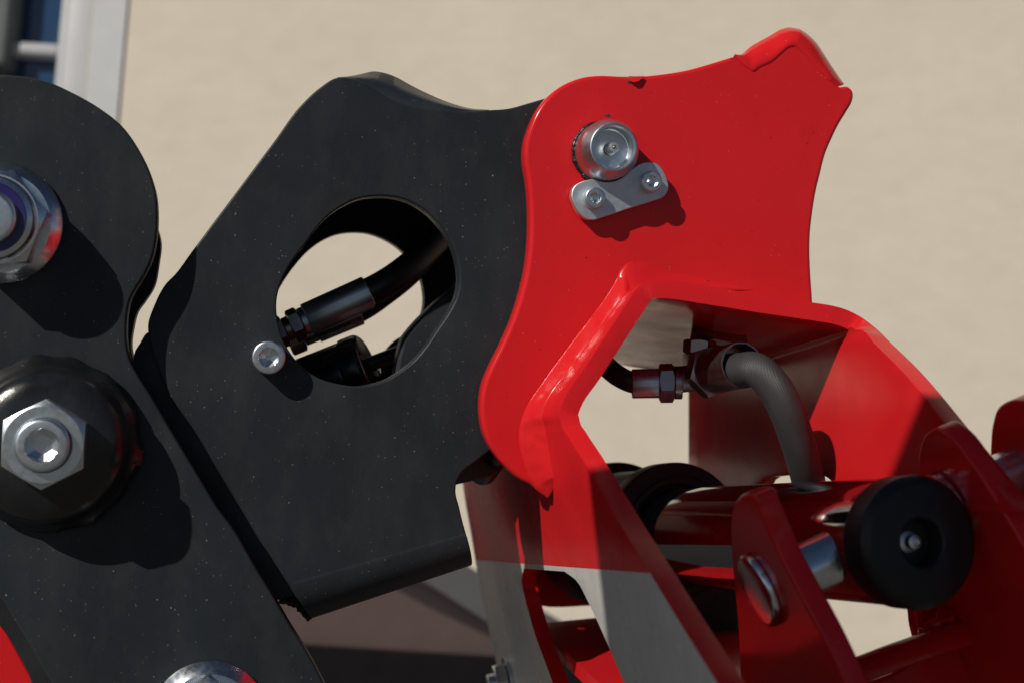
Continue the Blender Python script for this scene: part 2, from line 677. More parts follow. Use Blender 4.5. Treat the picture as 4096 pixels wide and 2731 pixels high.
# added block for the shaded house foot, face turned so sun only grazes it
fl = thing('shade_block', 'pinkish block added for the shaded house foot, with grey band and dark plinth, below the black arm', 'wall', (WO.x, WO.y, 0.0), world=True)
nd = (RT * 0.70 - FW * 0.714).normalized()
def FP(u, v):
    d = MROT.to_3x3() @ ray(u, v)
    o = CAM_LOC + FW * (WD - 0.02) + RT * (WP(2330, 2600)[0])
    k = (o - CAM_LOC).dot(nd) / d.dot(nd)
    return CAM_LOC + d * k
def flank(name, px, t, mat, push=0.0):
    f = [FP(u, v) + nd * push for u, v in px]
    b = [p - nd * t for p in f]
    n = len(f)
    return add(name, (f + b, [tuple(range(n)), tuple(range(n, 2 * n))] + [(i, (i + 1) % n, n + (i + 1) % n, n + i) for i in range(n)]), mat, fl)
flank('face', [(1000, 2560), (2250, 2636), (2230, 2625), (1930, 2482), (1700, 2335), (1480, 2230), (1000, 1960)], 0.30, PINK)
flank('shade_band', [(1000, 1962), (1480, 2231), (1700, 2336), (1930, 2483), (2225, 2620), (2225, 2480), (1990, 2350), (1800, 2225), (1480, 2060), (1000, 1800)], 0.34, SHADE_GREY, 0.012)  # grey band stands in for house wall lying in shade
flank('plinth', [(1000, 2561), (2300, 2640), (2300, 2900), (1000, 2900)], 0.30, PLINTH, 0.02)

# ------------------------------------------------------------------ black knuckle body
Y0 = 0.700
body = thing('crane_knuckle', 'black powder coated crane knuckle with large teardrop opening', 'crane part', P(1500, 1400, 0.77))
zz = lambda x, y: (900 + x / 1.742, 700 + y / 1.742)
hole_f = [zz(*p) for p in [(360, 870), (395, 740), (470, 600), (560, 480), (640, 370), (720, 285), (820, 215), (930, 165), (1050, 147), (1160, 150), (1280, 180), (1400, 250), (1500, 350), (1580, 480), (1625, 620), (1635, 740), (1615, 850), (1560, 960), (1480, 1080), (1390, 1210), (1300, 1310), (1220, 1370), (1130, 1425), (1020, 1460), (920, 1475), (800, 1460), (690, 1430), (600, 1385), (520, 1320), (450, 1230), (400, 1140), (370, 1030), (358, 940)]]
hole_b = [zz(*p) for p in [(330, 900), (400, 755), (480, 640), (580, 528), (680, 455), (780, 412), (890, 397), (1000, 405), (1100, 440), (1180, 485), (1250, 545), (1320, 630), (1365, 715), (1385, 800), (1390, 890), (1372, 980), (1310, 1110), (1200, 1250), (1050, 1370), (850, 1430), (650, 1400), (480, 1290), (380, 1130), (330, 1000)]]
curveA = [(1350, 311), (1420, 318), (1490, 352), (1560, 396), (1640, 424), (1740, 438), (1850, 446), (1957, 441)]
curveB = [(1350, 310), (1396, 306), (1457, 294), (1488, 287), (1534, 292), (1585, 310), (1636, 338), (1712, 376), (1814, 417), (1891, 436), (1957, 440)]
front_out = ([(701, 1097), (760, 1017, 'c'), (847, 900, 'c'), (1100, 562), (1202, 424), (1278, 353)] + curveA +
             [(2034, 435), (2120, 412), (2200, 389), (2330, 362), (2450, 420), (2540, 600), (2480, 800), (2330, 1000), (2250, 1300), (2130, 1560),
              (2040, 1690), (1985, 1768), (1961, 1800, 'c'), (1900, 1848), (1848, 1889), (1828, 1925), (1823, 1966), (1837, 2026), (1854, 2097), (1868, 2145, 'c'),
              (1500, 2250, 'c'), (1160, 2347, 'c'), (1078, 2218), (984, 2058), (888, 1907), (786, 1734), (714, 1632), (663, 1550), (625, 1450), (600, 1370), (592, 1300), (617, 1222), (663, 1136)])
yplate('front_plate', front_out, [hole_f], Y0, 0.014, BLACK, body, 0.0009)
# top edge dressed back: a smooth roll from the face to the far rim
A3 = resample([P(p.x, p.y, Y0) for p in smooth(curveA, False)], 40)
B3 = resample([P(p.x, p.y, Y0 + 0.013) for p in smooth(curveB, False)], 40)
mid = [a.lerp(b, 0.5) + Vector((0, -0.0035 * math.sin(math.pi * i / 39), 0)) for i, (a, b) in enumerate(zip(A3, B3))]
q1 = [a.lerp(m, 0.5) + Vector((0, -0.0012 * math.sin(math.pi * i / 39), 0)) for i, (a, m) in enumerate(zip(A3, mid))]
C3 = [b + Vector((0, 0.012, -0.006)) for b in B3]
add('rolled_top_edge', loft([[a + Vector((0, 0.0006, -0.001)) for a in A3], q1, mid, B3, C3]), SHEEN, body, 60)
# bottom flange folded back
NA = 24
ba = resample([P(1160, 2347, Y0), P(1868, 2145, Y0)], NA)
bb = resample([P(1249, 2467, Y0 + 0.022), P(1880, 2257, Y0 + 0.022)], NA)
bcen = (ba[0] + ba[-1]) / 2
cur = [[p.lerp(bcen, 0.05) + Vector((0, 0.003, 0.005)) for p in ba], [p.lerp(bcen, 0.035) + Vector((0, 0.0004, 0.0030)) for p in ba], [p.lerp(bcen, 0.02) + Vector((0, -0.00012, 0.0016)) for p in ba]]
for k in range(9):
    t = k / 8
    a = t * math.pi / 2
    cur.append([p + (q - p) * Vector((1, 1, 1)).x * 0 + Vector(((q.x - p.x) * math.sin(a), (q.y - p.y) * (1 - math.cos(a)), (q.z - p.z) * math.sin(a))) for p, q in zip(ba, bb)])
cur.append([p + Vector((0, 0.09, 0.002)) for p in cur[-1]])
cur.append([p + Vector((0, 0.0, 0.008)) for p in cur[-1]])
cur.append([p + Vector((0, 0.008, 0.008)) for p in cur[10]])
cur.append([p + Vector((0, 0.010, 0.004)) for p in ba])
add('bottom_flange', loft(cur, True), BLACK, body, 50)
# left set-back strip and rear plate
yplate('side_strip', [(541, 1402), (560, 1372), (590, 1330), (640, 1330, 'c'), (760, 1560), (1000, 1990), (1230, 2380), (1215, 2415, 'c'), (1170, 2385), (1106, 2400, 'c'), (960, 2240), (760, 1900), (560, 1560)], [], Y0 + 0.0032, 0.010, BLACK, body, 0.0008)
yplate('rear_plate', [(780, 1150), (1000, 850), (1250, 560), (1500, 480), (1800, 560), (2050, 560), (2200, 800), (2050, 1300), (1800, 1900), (1750, 2060), (1280, 2220, 'c'), (1150, 2000), (800, 1400)], [hole_b], 0.835, 0.012, BLACK, body, 0.0009)
me = loft([[P(900, 1960, 0.712), P(1160, 2340, 0.712)], [P(935, 1900, 0.838), P(1180, 2200, 0.838)]])
add('side_wall', me, BLACK, body)
yplate('reflection_plate', [(1250, 1680), (1700, 1660), (1790, 1800), (1805, 2000), (1790, 2215), (1300, 2370)], [], 0.93, 0.02, BLACK, body, 0.001)  # hidden black plate added to darken reflections in the red side
tw_f = resample([P(u, v, 0.7135) for u, v in [(720, 1100), (860, 912), (1110, 575), (1215, 445), (1290, 380), (1400, 335), (1560, 420), (1740, 455), (1957, 458), (2200, 410)]], 40)
tw_b = resample([P(u, v, 0.8352) for u, v in [(785, 1150), (900, 1000), (1060, 790), (1200, 620), (1280, 560), (1420, 500), (1540, 490), (1700, 530), (1900, 570), (2050, 560)]], 40)
add('edge_wall', loft([tw_f, tw_b, [inw_(q) for q in tw_b], [inw_(q) for q in tw_f]], True), BLACK, body, 40)
# inner partition sheet in the lower right of the opening
yplate('inner_partition', [zz(*p) for p in [(1640, 740), (1590, 792), (1500, 862), (1390, 965), (1295, 1068), (1245, 1135), (1212, 1240), (1198, 1310), (1195, 1420), (1400, 1500), (1750, 1300), (1800, 800)]], [], 0.742, 0.020, BLACK, body, 0.0022)
yplate('inner_rib', [zz(*p) for p in [(1300, 1090), (1190, 1150), (1130, 1210), (1095, 1275), (1100, 1420), (1400, 1420), (1400, 1000)]], [], 0.795, 0.008, BLACKG, body, 0.002)
# lug seen under the red ear
lo = P(1990, 1790, 0.735)
add('lug_boss', lathe(arc(0.0085, 0, 0.075, 0.001), P(1930, 1880, 0.79), P(2010, 1760, 0.735) - P(1930, 1880, 0.79), 48), BLACKG, body)
yplate('lug_web', [(1790, 1850), (1990, 1740), (2060, 1800), (1960, 1905, 'c'), (1880, 1925), (1815, 1940, 'c')], [], 0.752, 0.010, BLACKG, body, 0.001)
# torn weld at the lower left corner
wl = [P(u, v, 0.728) for u, v in [(1120, 2385), (1170, 2395), (1205, 2415), (1232, 2445), (1250, 2462)]]
add('weld', tube(resample(smooth(wl, False), 40), [0.0035 + 0.0012 * noise.noise(Vector((i * 0.22, 3, 1))) for i in range(40)], 16), BLACKD, body)

# ------------------------------------------------------------------ screw on the black body
def socket_screw(name, label, u, v, ybase, r, h, ap, depth, mat, rot=0.0, group=None, marks=2, rot_mark=0.0):
    o = P(u, v, ybase)
    t = thing(name, label, 'screw', o, group)
    add('head', socket_head(o, -YA, r, h, ap, depth, rot), mat, t, 28)
    if marks:
        for ang, s in ((R(-68) + rot_mark, '8.8'), (R(112) + rot_mark, 'DG'))[:marks]:
            e = Vector((math.cos(ang), 0, math.sin(ang)))
            up = -e if math.sin(ang) < 0 else e
            right = Vector((up.z, 0, -up.x))
            lettering('grade_mark', s, o + e * (r * 0.76) - YA * (h + 0.00002), right, up, -YA, r * 0.26, mat, t, 0.00012)
    return t
socket_screw('socket_screw', 'large socket head screw on the black body beside its opening', 1073, 1428, Y0, 0.0080, 0.0115, 0.0042, 0.004, ZINC, R(10))

# ------------------------------------------------------------------ hoses in the teardrop opening
def hpt(x, y, yy):
    u, v = zz(x, y)
    return P(u, v, yy)
def fitting(t, a, b, segs):
    """segs: (kind, from, to, radius, material) as fractions along a-b."""
    d = b - a
    L = d.length
    for kind, f0, f1, r, mat in segs:
        o = a + d * f0
        h = L * (f1 - f0)
        if kind == 'hex':
            add('hex_nut', nut(o, d, r * 2, h, r * 0.55, R(20)), mat, t, 25)
        elif kind == 'ferrule':
            add('ferrule', lathe([(r * 0.8, 0), (r * 0.97, 0.0002)] + arc(r, 0.0006, h, 0.0006)[0:] + [(r * 0.82, h), (r * 0.82, h - 0.003)], o, d, 72,
                                 lambda i, a, rr: rr * (1 - 0.022 * max(0.0, math.cos(a * 8)) ** 3)), mat, t)
        else:
            add('collar', lathe([(r * 0.9, 0)] + arc(r, 0.0005, h, 0.0005), o, d, 64), mat, t)
ha, hb = hpt(330, 1120, 0.775), hpt(1000, 815, 0.775)
h1 = thing('hydraulic_hose', 'black hydraulic hose with blued crimp ferrule crossing the teardrop opening', 'hose', ha)
fitting(h1, ha, hb, [('hex', 0.0, 0.13, 0.0078, DARKST), ('collar', 0.13, 0.20, 0.0066, DARKST), ('hex', 0.19, 0.30, 0.0082, DARKST), ('collar', 0.30, 0.37, 0.0078, BRUSH), ('ferrule', 0.355, 1.0, 0.0092, BRUSH)])
hc = [hpt(960, 830, 0.775), hpt(1000, 815, 0.775), hpt(1120, 752, 0.776), hpt(1260, 655, 0.780), hpt(1400, 530, 0.788), hpt(1540, 380, 0.80), hpt(1650, 200, 0.81)]
add('hose', tube(smooth(hc, False, 10), 0.0077, 32), RUBBER, h1)
ha2, hb2 = hpt(440, 1165, 0.812), hpt(950, 955, 0.812)
h2 = thing('hydraulic_hose', 'second hose fitting almost hidden behind the blued ferrule', 'hose', ha2)
fitting(h2, ha2, hb2, [('hex', 0.0, 0.2, 0.0074, DARKST), ('collar', 0.2, 0.38, 0.0060, DARKST), ('ferrule', 0.38, 0.98, 0.0072, DARKST)])
add('hose', tube(smooth([hpt(930, 965, 0.812), hpt(1000, 925, 0.812), hpt(1120, 840, 0.813), hpt(1260, 730, 0.816), hpt(1400, 590, 0.822), hpt(1540, 420, 0.826)], False, 10), 0.0056, 24), RUBBER, h2)
# small cylinder at the bottom of the opening
ca, cb = hpt(420, 1560, 0.80), hpt(1010, 1330, 0.785)
sc_ = thing('actuator', 'gloss black actuator barrel low in the teardrop opening', 'cylinder', ca)
Lc = (cb - ca).length
add('barrel', lathe([(0.0185, 0.0)] + arc(0.0185, 0.001, Lc * 0.78, 0.002), ca, cb - ca, 72), BLACKG, sc_)
add('end_cap', lathe([(0.017, Lc * 0.775), (0.0195, Lc * 0.785)] + arc(0.0195, Lc * 0.79, Lc, 0.004), ca, cb - ca, 72), BLACKG, sc_)
add('pipe', tube([hpt(1000, 1320, 0.79), hpt(1120, 1275, 0.79), hpt(1280, 1215, 0.79)], 0.0042, 20), BLACKD, sc_)

# ------------------------------------------------------------------ black lever on the left
YL = 0.6855
lev = thing('lever_arm', 'matt black lever arm with rounded head at the left edge', 'crane part', P(300, 1900, YL))
lev_out = [(0, 301), (75, 304), (189, 327), (287, 370), (402, 436), (488, 505), (551, 591), (603, 700), (626, 790), (630, 855), (625, 952), (602, 1049), (571, 1110), (536, 1166), (518, 1205), (508, 1255), (504, 1310), (506, 1370), (520, 1438), (551, 1499), (602, 1580), (689, 1729), (791, 1897), (867, 2024), (940, 2124), (1023, 2268), (1106, 2406), (1161, 2500), (1244, 2633), (1300, 2740), (1420, 2960, 'c'), (340, 2960, 'c'), (204, 2727), (127, 2594), (0, 2384), (-160, 2110), (-330, 1700), (-420, 1300), (-400, 850), (-300, 560), (-160, 370)]
yplate('front_plate', lev_out, [], YL, 0.014, BLACK, lev, 0.0011)
yplate('rear_plate', [(-100, 500), (250, 520), (480, 700), (600, 850), (642, 965), (634, 1050), (612, 1151), (578, 1205), (550, 1245), (532, 1310), (524, 1390), (545, 1470), (620, 1600), (800, 1880), (1000, 2230), (1150, 2500), (1300, 2800), (500, 2900, 'c'), (150, 2640), (-200, 2100), (-400, 1500), (-350, 900)], [], 0.728, 0.014, BLACKD, lev, 0.001)
yplate('lower_web', [(-60, 2330), (20, 2380), (140, 2590), (230, 2731), (330, 2900), (180, 2900), (115, 2700), (40, 2560), (-60, 2400)], [], YL + 0.016, 0.01, BLACKD, lev, 0.001)
# flange nut on the head
def flange_nut(name, label, u, v, y, rf, af, hf, hn, bolt_r, bolt_h, rot, ring=True):
    o = P(u, v, y)
    t = thing(name, label, 'nut', o, None)
    add('flange', lathe([(rf * 0.98, 0), (rf, 0.0006), (rf, hf * 0.55), (rf * 0.985, hf * 0.75), (af * 0.56, hf * 1.9), (af * 0.4, hf * 1.9)], o, -YA, 96), ZINCB, t, 30)
    add('hex_body', nut(o - YA * hf * 0.8, -YA, af, hn, bolt_r * 1.2, rot), ZINCB, t, 25)
    top = o - YA * (hf * 0.8 + hn)
    if ring:
        add('collar', lathe([(af * 0.47, -0.001), (af * 0.465, 0.002), (af * 0.44, 0.0045), (bolt_r * 1.34, 0.0055), (bolt_r * 1.3, 0.004)], top, -YA, 80), ZINCB, t, 40)
        add('lock_ring', lathe([(bolt_r * 1.36, 0.000), (bolt_r * 1.36, 0.0049), (bolt_r * 1.30, 0.0055), (bolt_r * 1.02, 0.0052), (bolt_r * 1.0, 0.002)], top, -YA, 80), NYLON, t, 40)
    add('bolt_end', lathe([(bolt_r, -0.004)] + arc(bolt_r, 0.0, bolt_h, 0.0022), top, -YA, 80), ZINC, t, 40)
    return t
flange_nut('flange_nut', 'bright flange lock nut with blue ring on the lever head', 2, 893, YL, 0.0278, 0.0410, 0.0035, 0.022, 0.0118, 0.009, R(8))
flange_nut('flange_nut', 'flange nut cut by the bottom edge on the black lever', 836, 2868, YL, 0.0272, 0.0390, 0.0035, 0.014, 0.0118, 0.004, R(30))
# welded boss with hex nut and socket screw
bo = P(205, 1772, YL)
boss = thing('weld_boss', 'gloss black domed boss welded on the lever', 'boss', bo)
def bw(i, a, r):
    if i in (1, 2, 3):
        return r * (1 + 0.012 * math.sin(a * 13 + 0.7 + 2 * noise.noise(Vector((a, 1, 0)))) * (1 if i == 2 else 0.5) + 0.03 * noise.noise(Vector((math.cos(a) * 3, math.sin(a) * 3, i * 0.4))))
    return r
add('body', lathe([(0.0375, -0.001), (0.0400, 0.0015), (0.0405, 0.0045), (0.0385, 0.0075), (0.0366, 0.0095), (0.0355, 0.013), (0.0345, 0.0170), (0.0325, 0.0205), (0.0290, 0.0230), (0.0245, 0.0245), (0.0215, 0.0250), (0.0205, 0.0252)], bo, -YA, 128, bw), BLACKG, boss, 50)
no = P(186, 1770, YL - 0.0250)
hn = thing('hex_nut', 'plain zinc hexagon nut on the black domed boss', 'nut', no)
add('hex_body', nut(no, -YA, 0.0345, 0.0115, 0.0118, R(27), bore_d=0.004), ZINC, hn, 25)
so = no - YA * 0.0105
ss = thing('socket_screw', 'set screw with rounded rim inside the zinc hexagon nut', 'screw', so)
add('head', socket_head(so - YA * 0, -YA, 0.0116, 0.0055, 0.0064, 0.0042, R(32), 1), ZINC, ss, 28)
# red plate glimpsed behind the lever
rp = thing('rear_guard', 'red plate in the bottom left corner behind the lever', 'plate', P(0, 2700, 0.75))
yplate('plate', [(-300, 2000), (0, 2480), (140, 2731), (300, 3000), (-300, 3000)], [], 0.752, 0.008, RED, rp, 0.001)

# ------------------------------------------------------------------ red boom head
YR = 0.687
XR = P(3480, 1290, 0.650).x
head = thing('red_crane_boom', 'glossy red boom head with ear plate and open arched channel', 'crane part', P(2600, 1500, 0.70))

NL = Vector((1, 0, 0.17)).normalized()
PB0 = P(2245, 1690, 0.640)
def onL(u, v):
    return PL(u, v, PB0, NL)

def yonx(u, x):
    d = ray(u, CV)
    return x * d.y / d.x

FRONT = []      # outer front rim of the arched channel, left foot over the arch to the right foot
BACK = []
def addf(p, q):
    FRONT.append(p); BACK.append(q)
for (u, v), (u2, v2) in [((3090, 3092), (2060, 3000)), ((2960, 2880), (2030, 2850)), ((2870, 2731), (2000, 2720)), ((2800, 2619), (1975, 2600)), ((2709, 2471), (1940, 2450)), ((2602, 2293), (1908, 2280)), ((2490, 2109), (1882, 2120)), ((2389, 1937), (1858, 1985)), ((2329, 1835), (1847, 1900)), ((2275, 1750), (1841, 1820)), ((2247, 1700), (1838, 1760))]:
    addf(onL(u, v), onL(u2, v2))
def top_back(x, dz=0.0):
    return Vector((x, 0.90, 0.0035 - 0.166 * (x - 0.186) + dz))
pB = P(2240, 1650, 0.642)
addf(pB, Vector((pB.x + 0.001, 0.90, -0.037)))
pB2 = P(2256, 1597, 0.644)
addf(pB2, Vector((pB2.x + 0.001, 0.90, -0.032)))
for t in (0.3, 0.6, 0.9):
    u, v = 2256 + (2538 - 2256) * t, 1597 + (1168 - 1597) * t
    p = P(u, v, 0.644 + 0.012 * t)
    addf(p, Vector((p.x, 0.90, -0.032 + 0.034 * t)))
for u, v in [(2553, 1148), (2575, 1130), (2610, 1121), (2673, 1122), (2816, 1143), (3046, 1180), (3253, 1211), (3333, 1224), (3388, 1240)]:
    p = P(u, v, 0.656)
    addf(p, top_back(p.x))
pc = P(3440, 1266, 0.655); addf(pc, top_back(pc.x, -0.003))
for (u, v), zb_ in [((3490, 1302), -0.026), ((3560, 1368), -0.034), ((3697, 1502), -0.048), ((3783, 1602), -0.058), ((3853, 1688), -0.068), ((3956, 1810), -0.082), ((4060, 1935), -0.098), ((4150, 2045), -0.112)]:
    FRONT.append(P(u, v, yonx(u, XR))); BACK.append(Vector((XR - 0.001, 0.905, zb_)))
Fs = smooth(FRONT, False, 5)
Bs = smooth(BACK, False, 5)
NW = 14
curves = [[f.lerp(b, k / (NW - 1)) for f, b in zip(Fs, Bs)] for k in range(NW)]
vf = loft(curves)
# orient outward
c0 = sum((Vector(v) for v in vf[0]), Vector()) / len(vf[0])
i0 = vf[1][len(Fs) // 2]
pa, pb_, pc_ = [vf[0][i] for i in i0[:3]]
if (pb_ - pa).cross(pc_ - pa).z < 0:
    vf = (vf[0], [tuple(reversed(f)) for f in vf[1]])
def prism_x(px, o, nn_, w):
    s = smooth(px, True, 4)
    a = [PL(p.x, p.y, o, nn_) - nn_ * w for p in s]
    b = [p + nn_ * 2 * w for p in a]
    n = len(a)
    me = bpy.data.meshes.new('cut')
    me.from_pydata([tuple(q) for q in a + b], [], [tuple(range(n)), tuple(range(2 * n - 1, n - 1, -1))] + [(i, n + i, n + (i + 1) % n, (i + 1) % n) for i in range(n)])
    bm = bmesh.new(); bm.from_mesh(me); bmesh.ops.recalc_face_normals(bm, faces=bm.faces); bm.to_mesh(me); bm.free()
    o = bpy.data.objects.new('cut', me)
    COL.objects.link(o)
    return o
cut1 = prism_x([(2095, 2272, 'c'), (2086, 2316), (2100, 2390), (2116, 2453), (2145, 2550), (2175, 2631), (2215, 2740), (2270, 2880), (2570, 2880), (2490, 2714), (2442, 2601), (2395, 2495), (2347, 2394), (2305, 2320), (2258, 2284, 'c')], PB0, NL, 0.02)
cut2 = prism_x([(3095, 1945), (3110, 1915), (3200, 1900), (3330, 1893), (3375, 1905), (3420, 1960), (3420, 2050), (3095, 2050)], Vector((XR, 0, 0)), XA, 0.02)
me = apply_mods('channel', vf, [('SOLIDIFY', dict(thickness=0.0088, offset=-1.0, use_even_offset=True)), ('BOOLEAN', dict(object=cut1, operation='DIFFERENCE', solver='EXACT')), ('BOOLEAN', dict(object=cut2, operation='DIFFERENCE', solver='EXACT')), ('BEVEL', dict(width=0.0024, segments=5, limit_method='ANGLE', angle_limit=R(50), harden_normals=False))])
for o in (cut1, cut2):
    bpy.data.objects.remove(o)
finish(me, 40)
p1, p2 = onL(1899, 2238), onL(2602, 2291)
e = (p2 - p1)
nn = e.cross(NL).normalized()
if nn.z > 0:
    nn = -nn                                   # points to the grey side (down)
hb_ = BASE[head.name]
TWO = make_red_paint('red over grey enamel', 0.24, two=(tuple(nn), nn.dot(p1 - hb_)))
ch = add_me('channel', me, [RED, TWO], head, 'arched red channel with grey lower side')
for pl in ch.data.polygons:
    if pl.normal.dot(NL) < -0.97 and (pl.center + hb_ - PB0).dot(NL) < 0.002:
        pl.material_index = 1

# ear plate with the pivot pin
def at_y(f, b, y):
    t = (y - f.y) / (b.y - f.y)
    return f.lerp(b, t)
prof = [at_y(f, b, YR) for f, b in zip(Fs, Bs)]
iA = min(range(len(Fs)), key=lambda i: abs(Fs[i].x - P(3230, 1205, 0.656).x) + (10 if Fs[i].z < -0.01 else 0))
iB = min(range(len(Fs)), key=lambda i: (Fs[i] - onL(2300, 1790)).length)
seamp = prof[iB:iA + 1][::-1]                  # from the arch top leftwards down to the left wall
seam = [p + Vector((0.004, 0, -0.003)) for p in seamp]
z1 = lambda x, y: (2000 + x / 1.742, 100 + y / 1.742)
z2 = lambda x, y: (2700 + x / 1.96, 50 + y / 1.96)
ear_a = [(2125, 1938), (2074, 1912), (2036, 1880), (1985, 1823), (1947, 1759), (1928, 1689), (1924, 1606), (1937, 1529), (1966, 1459), (2004, 1383), (2049, 1281), (2081, 1185), (2103, 1096), (2117, 1000), (2122, 875), (2119, 789), (2112, 720), (2102, 657), (2099, 605), (2106, 554), (2123, 502), (2149, 444), (2189, 390), (2230, 355), (2287, 324), (2344, 307), (2390, 302), (2494, 305), (2574, 304), (2660, 295), (2746, 281), (2832, 258), (2932, 227, 'c')]
ridge_l = [(2935, 230), (2955, 240), (2978, 256), (2998, 268), (3026, 250), (3088, 222), (3129, 190), (3165, 166), (3190, 164)]
ridge_r = [(3190, 164), (3231, 200), (3277, 251), (3317, 297), (3345, 334), (3358, 346)]
sil_l = [(2934, 226), (2945, 226), (3006, 185), (3083, 142), (3123, 119), (3154, 111), (3185, 114), (3200, 117)]
sil_r = [(3200, 117), (3236, 142), (3266, 172), (3297, 218), (3338, 285), (3373, 340)]
ear_b = [(3394, 346), (3412, 361), (3417, 382), (3412, 407), (3389, 448), (3358, 499), (3333, 550), (3307, 611), (3284, 698), (3266, 774), (3254, 850), (3245, 930), (3243, 993), (3246, 1090), (3252, 1180), (3256, 1258)]
px3 = [P(p.x, p.y, YR) for p in smooth(ear_a + ridge_l[:-1] + ridge_r + ear_b, False, 5)]
tipp = [P(u, v, YR) for u, v in [(2240, 1870), (2222, 1915), (2210, 1975), (2200, 1992), (2164, 1971)]]
ear_loop = px3 + [p for p in seam if p.x < px3[-1].x - 0.001] + tipp
me = plate_mesh('ear_plate', ear_loop, [], Vector((0, YR, 0)), XA, ZA, YA, 0.0115, 0.0021, 4)
add_me('ear_plate', me, RED, head)
# bent stop at the upper right tip
cen = P(3110, 420, YR)
def halves(l_, r_, y_l, y_r, n=34):
    a = resample([P(p.x, p.y, 0.70) for p in smooth(l_, False)], n)
    b = resample([P(p.x, p.y, 0.70) for p in smooth(r_, False)], n)
    out = a + b[1:]
    m = len(out)
    return [p * ((y_l + (y_r - y_l) * i / (m - 1)) / 0.70) for i, p in enumerate(out)]
ra = halves(ridge_l, ridge_r, YR, YR)
rb = halves(sil_l, sil_r, YR + 0.008, YR + 0.016)
def inw(p, d):
    v = cen - p
    v.y = 0
    return p + v.normalized() * d
mr = len(ra)
te = [min(1.0, i / 6, (mr - 1 - i) / 6) for i in range(mr)]
cs = [[inw(p, 0.0042) + YA * 0.0012 for p in ra], [inw(p, 0.0034) + YA * (0.0012 - 0.00125 * e) for p, e in zip(ra, te)], [inw(p, 0.0016) + YA * (0.0010 - 0.0013 * e) for p, e in zip(ra, te)], [p + YA * (0.0009 - 0.0011 * e) for p, e in zip(ra, te)]]
for k in (0.15, 0.3, 0.45, 0.6, 0.75, 0.88, 0.96):
    cs.append([p.lerp(q, k) + Vector((0, -0.0022 * math.sin(math.pi * k) + 0.0005 * noise.noise(p * 70), 0.0009 * math.sin(math.pi * k))) for p, q in zip(ra, rb)])
cs += [rb, [inw(q, 0.0008) + YA * 0.004 for q in rb], [inw(q, 0.003) + YA * 0.05 for q in rb], [inw(q, 0.02) + YA * 0.05 for q in rb]]
add('stop_bevel', loft(cs), RED, head, 75)
# rear ear
ry = 0.86
rear = [(2300, 1000), (2250, 620), (2400, 400), (2900, 420), (2990, 450), (2950, 800), (2900, 1120), (2500, 1180)]
yplate('rear_ear', rear, [], ry, 0.0115, RED, head, 0.002)
# weld fillets between ear and channel
def weld_fillet(name, plate_px, seam_pts, fwd, lump, n=120, seed=0.0, bulge=0.0024):
    a = resample([P(p.x, p.y, YR - 0.0002) for p in smooth(plate_px, False, 5)], n)
    s = resample(seam_pts, n)
    cs = []
    for k in range(9):
        t = k / 8
        row = []
        for i, (p, q) in enumerate(zip(a, s)):
            tp = min(1.0, (i + 1) / 10, (n - i) / 10)
            f = q + Vector((0, -fwd * (0.3 + 0.7 * tp), 0))
            c = q.lerp(p, 0.18) + Vector((0, -fwd * 0.28, 0))
            b = p * (1 - t) ** 2 + c * (2 * t * (1 - t)) + f * t * t
            w = math.sin(math.pi * t)
            dn = (p - q); dn.y = -dn.length * 0.9; dn.normalize()
            b += dn * w * (lump * (abs(noise.noise(b * 45 + Vector((seed, 0, 0)))) + 0.45 * noise.noise(b * 150 + Vector((seed, 3, 0)))) + bulge) * tp
            row.append(b)
        cs.append(row)
    cs.append([p + Vector((0.003, 0, -0.002)) for p in cs[-1]])
    cs.append([p + Vector((0.004, 0.004, -0.002)) for p in s])
    cs.append([p + Vector((0, 0.004, 0)) for p in a])
    return add(name, loft(cs, True), RED, head, 70)
iBend = min(range(len(seamp)), key=lambda i: (seamp[i] - at_y(FRONT[5 + 7], BACK[5 + 7], YR)).length)
iApex = min(range(len(Fs)), key=lambda i: (Fs[i] - P(2575, 1130, 0.656)).length)
sp_left = prof[iB - 8:iApex + 5][::-1]
sp_top = prof[iApex - 6:iA - 12]
weld_fillet('weld', [(2535, 1040), (2500, 1066), (2478, 1098), (2438, 1168), (2348, 1290), (2246, 1425), (2157, 1548), (2100, 1638), (2080, 1700), (2077, 1770), (2090, 1830), (2110, 1895), (2140, 1950), (2190, 1990)], sp_left, 0.0085, 0.0013, 160, 0.0, 0.0009)
weld_fillet('weld', [(2462, 1130), (2480, 1085), (2515, 1050), (2570, 1050), (2650, 1078), (2760, 1104), (2900, 1136), (3010, 1160)], sp_top, 0.006, 0.0010, 110, 4.0, 0.0009)
# paint chips
cpts = [z1(*p) for p in [(893, 372), (905, 392), (935, 402), (965, 392), (1003, 366), (985, 362), (930, 364)]]
cv = [P(u, v, YR - 0.0014 - 0.0010 * (i in (2, 3))) for i, (u, v) in enumerate(cpts)]
cv += [p + Vector((0, 0.0006, 0.0003)) for p in cv]
n = len(cpts)
add('paint_flap', (cv, [tuple(range(n)), tuple(range(2 * n - 1, n - 1, -1))] + [(i, (i + 1) % n, n + (i + 1) % n, n + i) for i in range(n)]), RED, head, 20)
yplate('bare_patch', [z1(*p) for p in [(885, 395), (900, 388), (915, 395), (912, 408), (897, 412)]], [], YR - 0.0002, 0.0006, HOLE, head, 0.0001, 3)
yplate('bare_patch', [z1(*p) for p in [(896, 361), (950, 359), (1003, 360), (985, 368), (930, 370)]], [], YR - 0.0003, 0.0008, HOLE, head, 0.0001, 3)
yplate('bare_patch', [z1(*p) for p in [(720, 630), (745, 628), (752, 618), (765, 628), (770, 640), (745, 640), (730, 636)]], [], YR - 0.0002, 0.0006, HOLE, head, 0.0001, 3)

